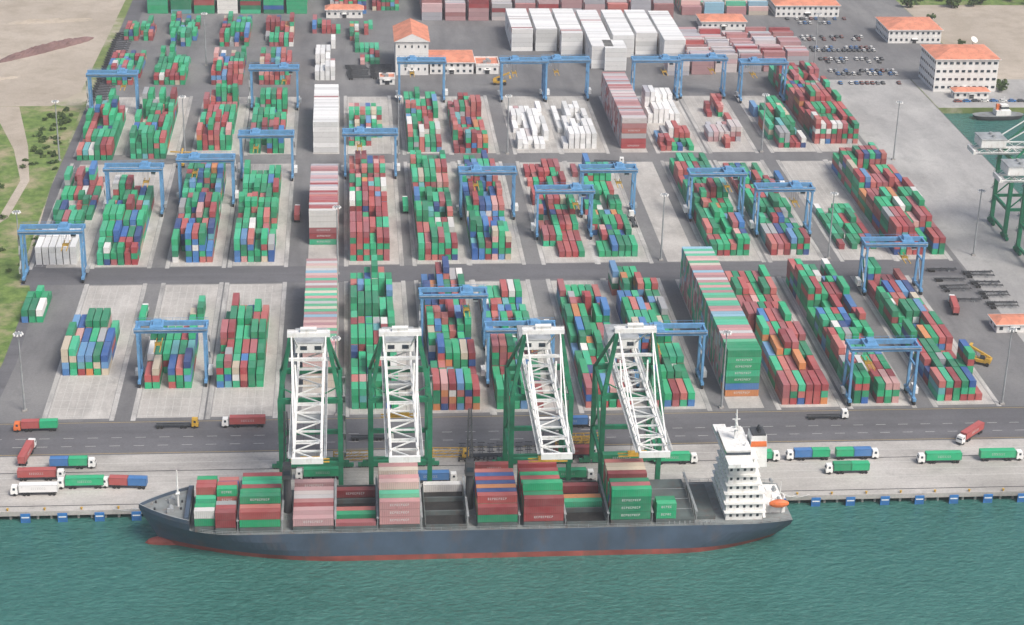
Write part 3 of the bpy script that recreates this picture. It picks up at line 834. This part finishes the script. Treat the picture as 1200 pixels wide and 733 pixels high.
for x, y in ((3, 31), (36, 32), (78, 38), (82, 41)): place(FR, 'spreader_frame', (x, y, .04), R.uniform(-.05, .05))
def reach():
    m = MB()
    m.box(-3.5, 3.5, -1.5, 1.5, 1.1, 2.2, 'yellow'); m.box(-3.8, -1.5, -1.4, 1.4, 2.2, 3.0, 'yellow', top=(.85, .9))
    for xx, r in ((-2.6, .75), (2.6, .95)):
        for yy in (-1, 1): m.cyl((xx, yy*1.1, r), (xx, yy*1.9, r), r, 'rubber_and_hold_shade', 12)
    m.box(-1.2, .6, -.8, .8, 2.2, 4.0, 'glass', top=(.8, .9)); m.box(-1.15, .45, -.75, .75, 4.0, 4.15, 'yellow')
    m.beam((-3.2, 0, 3.2), (5.4, 0, 6.6), .7, .8, 'yellow'); m.beam((1.2, 0, 2.2), (3, 0, 5.3), .35, .35, 'grey')
    m.box(4.9, 5.9, -.6, .6, 5.2, 6.4, 'grey'); m.box(4.9, 5.9, -6, 6, 4.8, 5.2, 'yellow')
    return m.mesh('reach_stacker')
RS = reach()
for a in ((239, 98, 2.6), (85, 462, 0), (-76, 330, 1.5)): place(RS, 'reach_stacker', (a[0], a[1], .03), a[2])
def car(mat):
    m = MB()
    m.box(-2.2, 2.2, -.88, .88, .3, .85, mat, top=(.97, .95)); m.box(-1.9, 1.2, -.82, .82, .85, 1.4, 'glass', top=(.66, .82)); m.box(-1.25, .55, -.68, .68, 1.4, 1.45, mat)
    for xx in (-1.4, 1.4):
        for yy in (-1, 1): m.cyl((xx, yy*.7, .32), (xx, yy*.92, .32), .32, 'rubber_and_hold_shade', 10)
    m.box(2.1, 2.25, -.8, .8, .35, .6, 'dark'); m.box(-2.25, -2.1, -.8, .8, .35, .6, 'dark')
    return m.mesh('parked_car')
CM = [car(k) for k in ('white', 'white', 'grey', 'dark', 'boot', 'bluefend')]
for row, yy in enumerate((462, 480, 486, 504, 510, 528, 534, 552, 558, 590, 600)):
    for i in range(13):
        if R.random() < .72: place(R.choice(CM), 'parked_car', (274+i*3.0, yy, .04), PI/2+R.uniform(-.05, .05))
for i in range(16): place(R.choice(CM), 'parked_car', (330+i*5, 428+R.uniform(-.3, .3), .04), 0)

# ------------------------------------------------------------ light masts
def mast(h=30):
    m = MB()
    m.cyl((0, 0, 0), (0, 0, h), .42, 'grey', 10, .2); m.box(-.8, .8, -.8, .8, 0, .6, 'conc')
    m.cyl((0, 0, h-.6), (0, 0, h-.4), 1.3, 'grey', 12)
    for i in range(8):
        a = i*PI/4; m.box(math.cos(a)*1.5-.3, math.cos(a)*1.5+.3, math.sin(a)*1.5-.3, math.sin(a)*1.5+.3, h-1.0, h-.4, 'white', top=(.7, .7))
    return m.mesh('light_mast')
LM = mast()
for a in ((-110, 71), (-129, 190), (-134, 338), (-2, 193), (134, 205), (270, 207), (269, 333), (-2, 64), (134, 64.5), (236, 64), (-75.5, 345), (27, 345), (206, 205), (80, 345), (206, 346), (268, 500), (-75.5, 500)):
    place(LM, 'light_mast', (a[0], a[1], .03))

# ------------------------------------------------------------ buildings
def building(name, x0, x1, y0, y1, h, st, roof='hip', rh=3, inset=.12, wall='wall', ww=1.4):
    e = empty(name, ((x0+x1)/2, (y0+y1)/2, 0)); cx, cy = (x0+x1)/2, (y0+y1)/2
    a, c = (x1-x0)/2, (y1-y0)/2
    m = MB(); m.box(-a, a, -c, c, 0, h, wall)
    for s in range(1, st): m.box(-a-.1, a+.1, -c-.1, c+.1, s*h/st-.12, s*h/st+.12, wall)
    m.obj('walls', parent=e)
    m = MB(); o = .9
    if roof == 'hip':
        k = min(a, c); m.box(-a-o, a+o, -c-o, c+o, h, h+.35, 'white')
        m.box(-a-o+.1, a+o-.1, -c-o+.1, c+o-.1, h+.35, h+.35+rh, 'roof', top=((a-k*.75)/a if a > c else .25, (c-k*.75)/c if c >= a else .25))
    elif roof == 'gable':
        vs = [(-a-o, -c-o, h), (a+o, -c-o, h), (a+o, c+o, h), (-a-o, c+o, h), (0, -c-o, h+rh), (0, c+o, h+rh)]
        m.add(vs, [(0, 4, 5, 3), (4, 1, 2, 5)], 'roof'); m.add(vs, [(0, 1, 4), (2, 3, 5)], wall); m.add(vs, [(3, 2, 1, 0)], wall)
    else:
        m.box(-a-.2, a+.2, -c-.2, c+.2, h, h+.3, 'roof')
        for (p, q, r, s) in ((-a-.3, a+.3, -c-.3, -c), (-a-.3, a+.3, c, c+.3), (-a-.3, -a, -c, c), (a, a+.3, -c, c)): m.box(p, q, r, s, h-.3, h+1.0, 'white')
        for _ in range(3):
            px = R.uniform(-a*.6, a*.6); py = R.uniform(-c*.6, c*.6); m.box(px-1, px+1, py-1, py+1, h+.3, h+1.7, 'grey')
    m.obj('roof', parent=e)
    m = MB(); fh = h/st
    for s in range(st):
        zc = s*fh+fh*.55
        n = max(1, int(2*a/3.2))
        for i in range(n):
            xx = -a+(i+.5)*2*a/n
            for sy in (-1, 1):
                m.box(xx-ww/2, xx+ww/2, sy*c-.05, sy*c+.05, zc-.7, zc+.7, 'glass'); m.box(xx-ww/2-.1, xx+ww/2+.1, sy*c-.15, sy*c+.15, zc-.82, zc-.71, 'white')
        n = max(1, int(2*c/3.2))
        for i in range(n):
            yy = -c+(i+.5)*2*c/n
            for sx in (-1, 1): m.box(sx*a-.05, sx*a+.05, yy-ww/2, yy+ww/2, zc-.7, zc+.7, 'glass')
    m.obj('windows', parent=e)
    m = MB(); m.box(-1.2, 1.2, -c-.12, -c+.02, 0, 2.5, 'dark'); m.box(-1.8, 1.8, -c-1.5, -c-.01, 2.7, 2.9, 'white'); m.obj('door', parent=e)
    return e
building('office_building', 322, 357, 447, 476, 18, 4, 'hip', 3.2, ww=2.0)
building('office_building', 323, 355, 545, 574, 8, 2, 'hip', 3)
building('gatehouse', 330, 349, 434, 441, 3.6, 1, 'hip', 1.3)
building('warehouse', 268, 308, 606, 636, 7, 2, 'hip', 3)
building('warehouse', 29, 47, 480, 512, 19, 3, 'gable', 4.5, ww=.9)
building('warehouse', 48, 72, 482, 506, 6.5, 2, 'hip', 2.5)
building('site_office', 73.5, 86, 482, 496, 5, 1, 'flat')
building('site_office', 216, 243, 575, 592, 5, 1, 'hip', 2)
building('site_office', 254, 268, 126, 135, 3.4, 1, 'hip', 1.2)
building('site_office', 20, 28, 462, 470, 3.4, 1, 'flat')
building('warehouse', -10, 12, 602, 611, 5, 1, 'hip', 2)
m = MB(); m.cyl((0, 0, 0), (0, 0, 2.2), .2, 'grey', 8); m.cyl((0, 0, 2.2), (.4, -.8, 3.2), .4, 'white', 16, 2.1); m.obj('satellite_dish', (349, 470, 20))
# tug boat in the basin
m = MB(); n = 20; lv = [(-3.4, .8), (-2, .95), (-.6, 1.0)]
vs = []
for z_, k in lv:
    for i in range(n):
        a = 2*PI*i/n; vs.append((math.copysign(abs(math.cos(a))**.8, math.cos(a))*14*k, math.copysign(abs(math.sin(a))**.7, math.sin(a))*4.6*k, z_))
fs = [(j*n+i, j*n+(i+1) % n, (j+1)*n+(i+1) % n, (j+1)*n+i) for j in range(2) for i in range(n)]
m.add(vs, fs, 'dark'); m.add(vs, [tuple(range(2*n, 3*n))], 'deck')
m.box(-2, 6, -2.8, 2.8, -.6, 2, 'white'); m.box(.5, 4.8, -2.2, 2.2, 2, 4.8, 'white', top=(.9, .9)); m.box(.45, 4.85, -2.25, 2.25, 2.9, 3.9, 'glass', top=(.95, .95))
m.box(-1.5, 0, -.7, .7, 2, 5.0, 'orange'); m.cyl((2.5, 0, 4.8), (2.5, 0, 9), .15, 'white', 6)
m.obj('tug_boat', (346, 408, 0), .05)

# ------------------------------------------------------------ humid air: thin bounded volume
hz = bpy.data.materials.new('humid_air'); hz.use_nodes = True; nt = hz.node_tree
nt.nodes.remove(nt.nodes['Principled BSDF'])
vsn = nt.nodes.new('ShaderNodeVolumeScatter'); vsn.inputs['Color'].default_value = (.95, .97, 1, 1)
vsn.inputs['Density'].default_value = .00012; vsn.inputs['Anisotropy'].default_value = .15
nt.links.new(vsn.outputs[0], nt.nodes['Material Output'].inputs['Volume'])
M['air'] = hz
m = MB(); m.box(-2500, 2500, -1500, 5000, -2.9, 345, 'air'); m.obj('haze')

# ------------------------------------------------------------ world, sun, camera
SE, SB = 52, 140
world = bpy.data.worlds.new('World'); scene.world = world; world.use_nodes = True
nt = world.node_tree; bg = nt.nodes['Background']
sky = nt.nodes.new('ShaderNodeTexSky'); sky.sky_type = 'NISHITA'; sky.sun_disc = False
sky.sun_elevation = math.radians(SE); sky.sun_rotation = math.radians(SB)
sky.air_density = 1.0; sky.dust_density = 5.0; sky.ozone_density = 1.0
nt.links.new(sky.outputs[0], bg.inputs[0]); bg.inputs[1].default_value = .15
sd = bpy.data.lights.new('sun', 'SUN'); sd.energy = 2.9; sd.angle = math.radians(20); sd.color = (1, .965, .91)
so = bpy.data.objects.new('sun', sd); COL.objects.link(so)
e_, b2 = math.radians(SE), math.radians(SB)
so.rotation_euler = Vector((-math.sin(b2)*math.cos(e_), -math.cos(b2)*math.cos(e_), -math.sin(e_))).to_track_quat('-Z', 'Y').to_euler()

cam = bpy.data.cameras.new('camera'); co = bpy.data.objects.new('camera', cam); COL.objects.link(co)
cam.sensor_width = 36; cam.lens = 66.66; cam.clip_start = 1; cam.clip_end = 30000
psi, pit, rol = math.radians(5.23), math.radians(23.5), .0245
fw = Vector((math.sin(psi)*math.cos(pit), math.cos(psi)*math.cos(pit), -math.sin(pit)))
rt = Vector((math.cos(psi), -math.sin(psi), 0)); up = rt.cross(fw)
rt2 = rt*math.cos(rol)+up*math.sin(rol); up2 = up*math.cos(rol)-rt*math.sin(rol)
mat = Matrix((rt2, up2, -fw)).transposed().to_4x4(); mat.translation = Vector((4, -531, 298))
co.matrix_world = mat
scene.camera = co
scene.view_settings.view_transform = 'Standard'; scene.view_settings.look = 'None'
scene.view_settings.exposure = 0; scene.view_settings.gamma = 1
print('objects', len(bpy.data.objects))
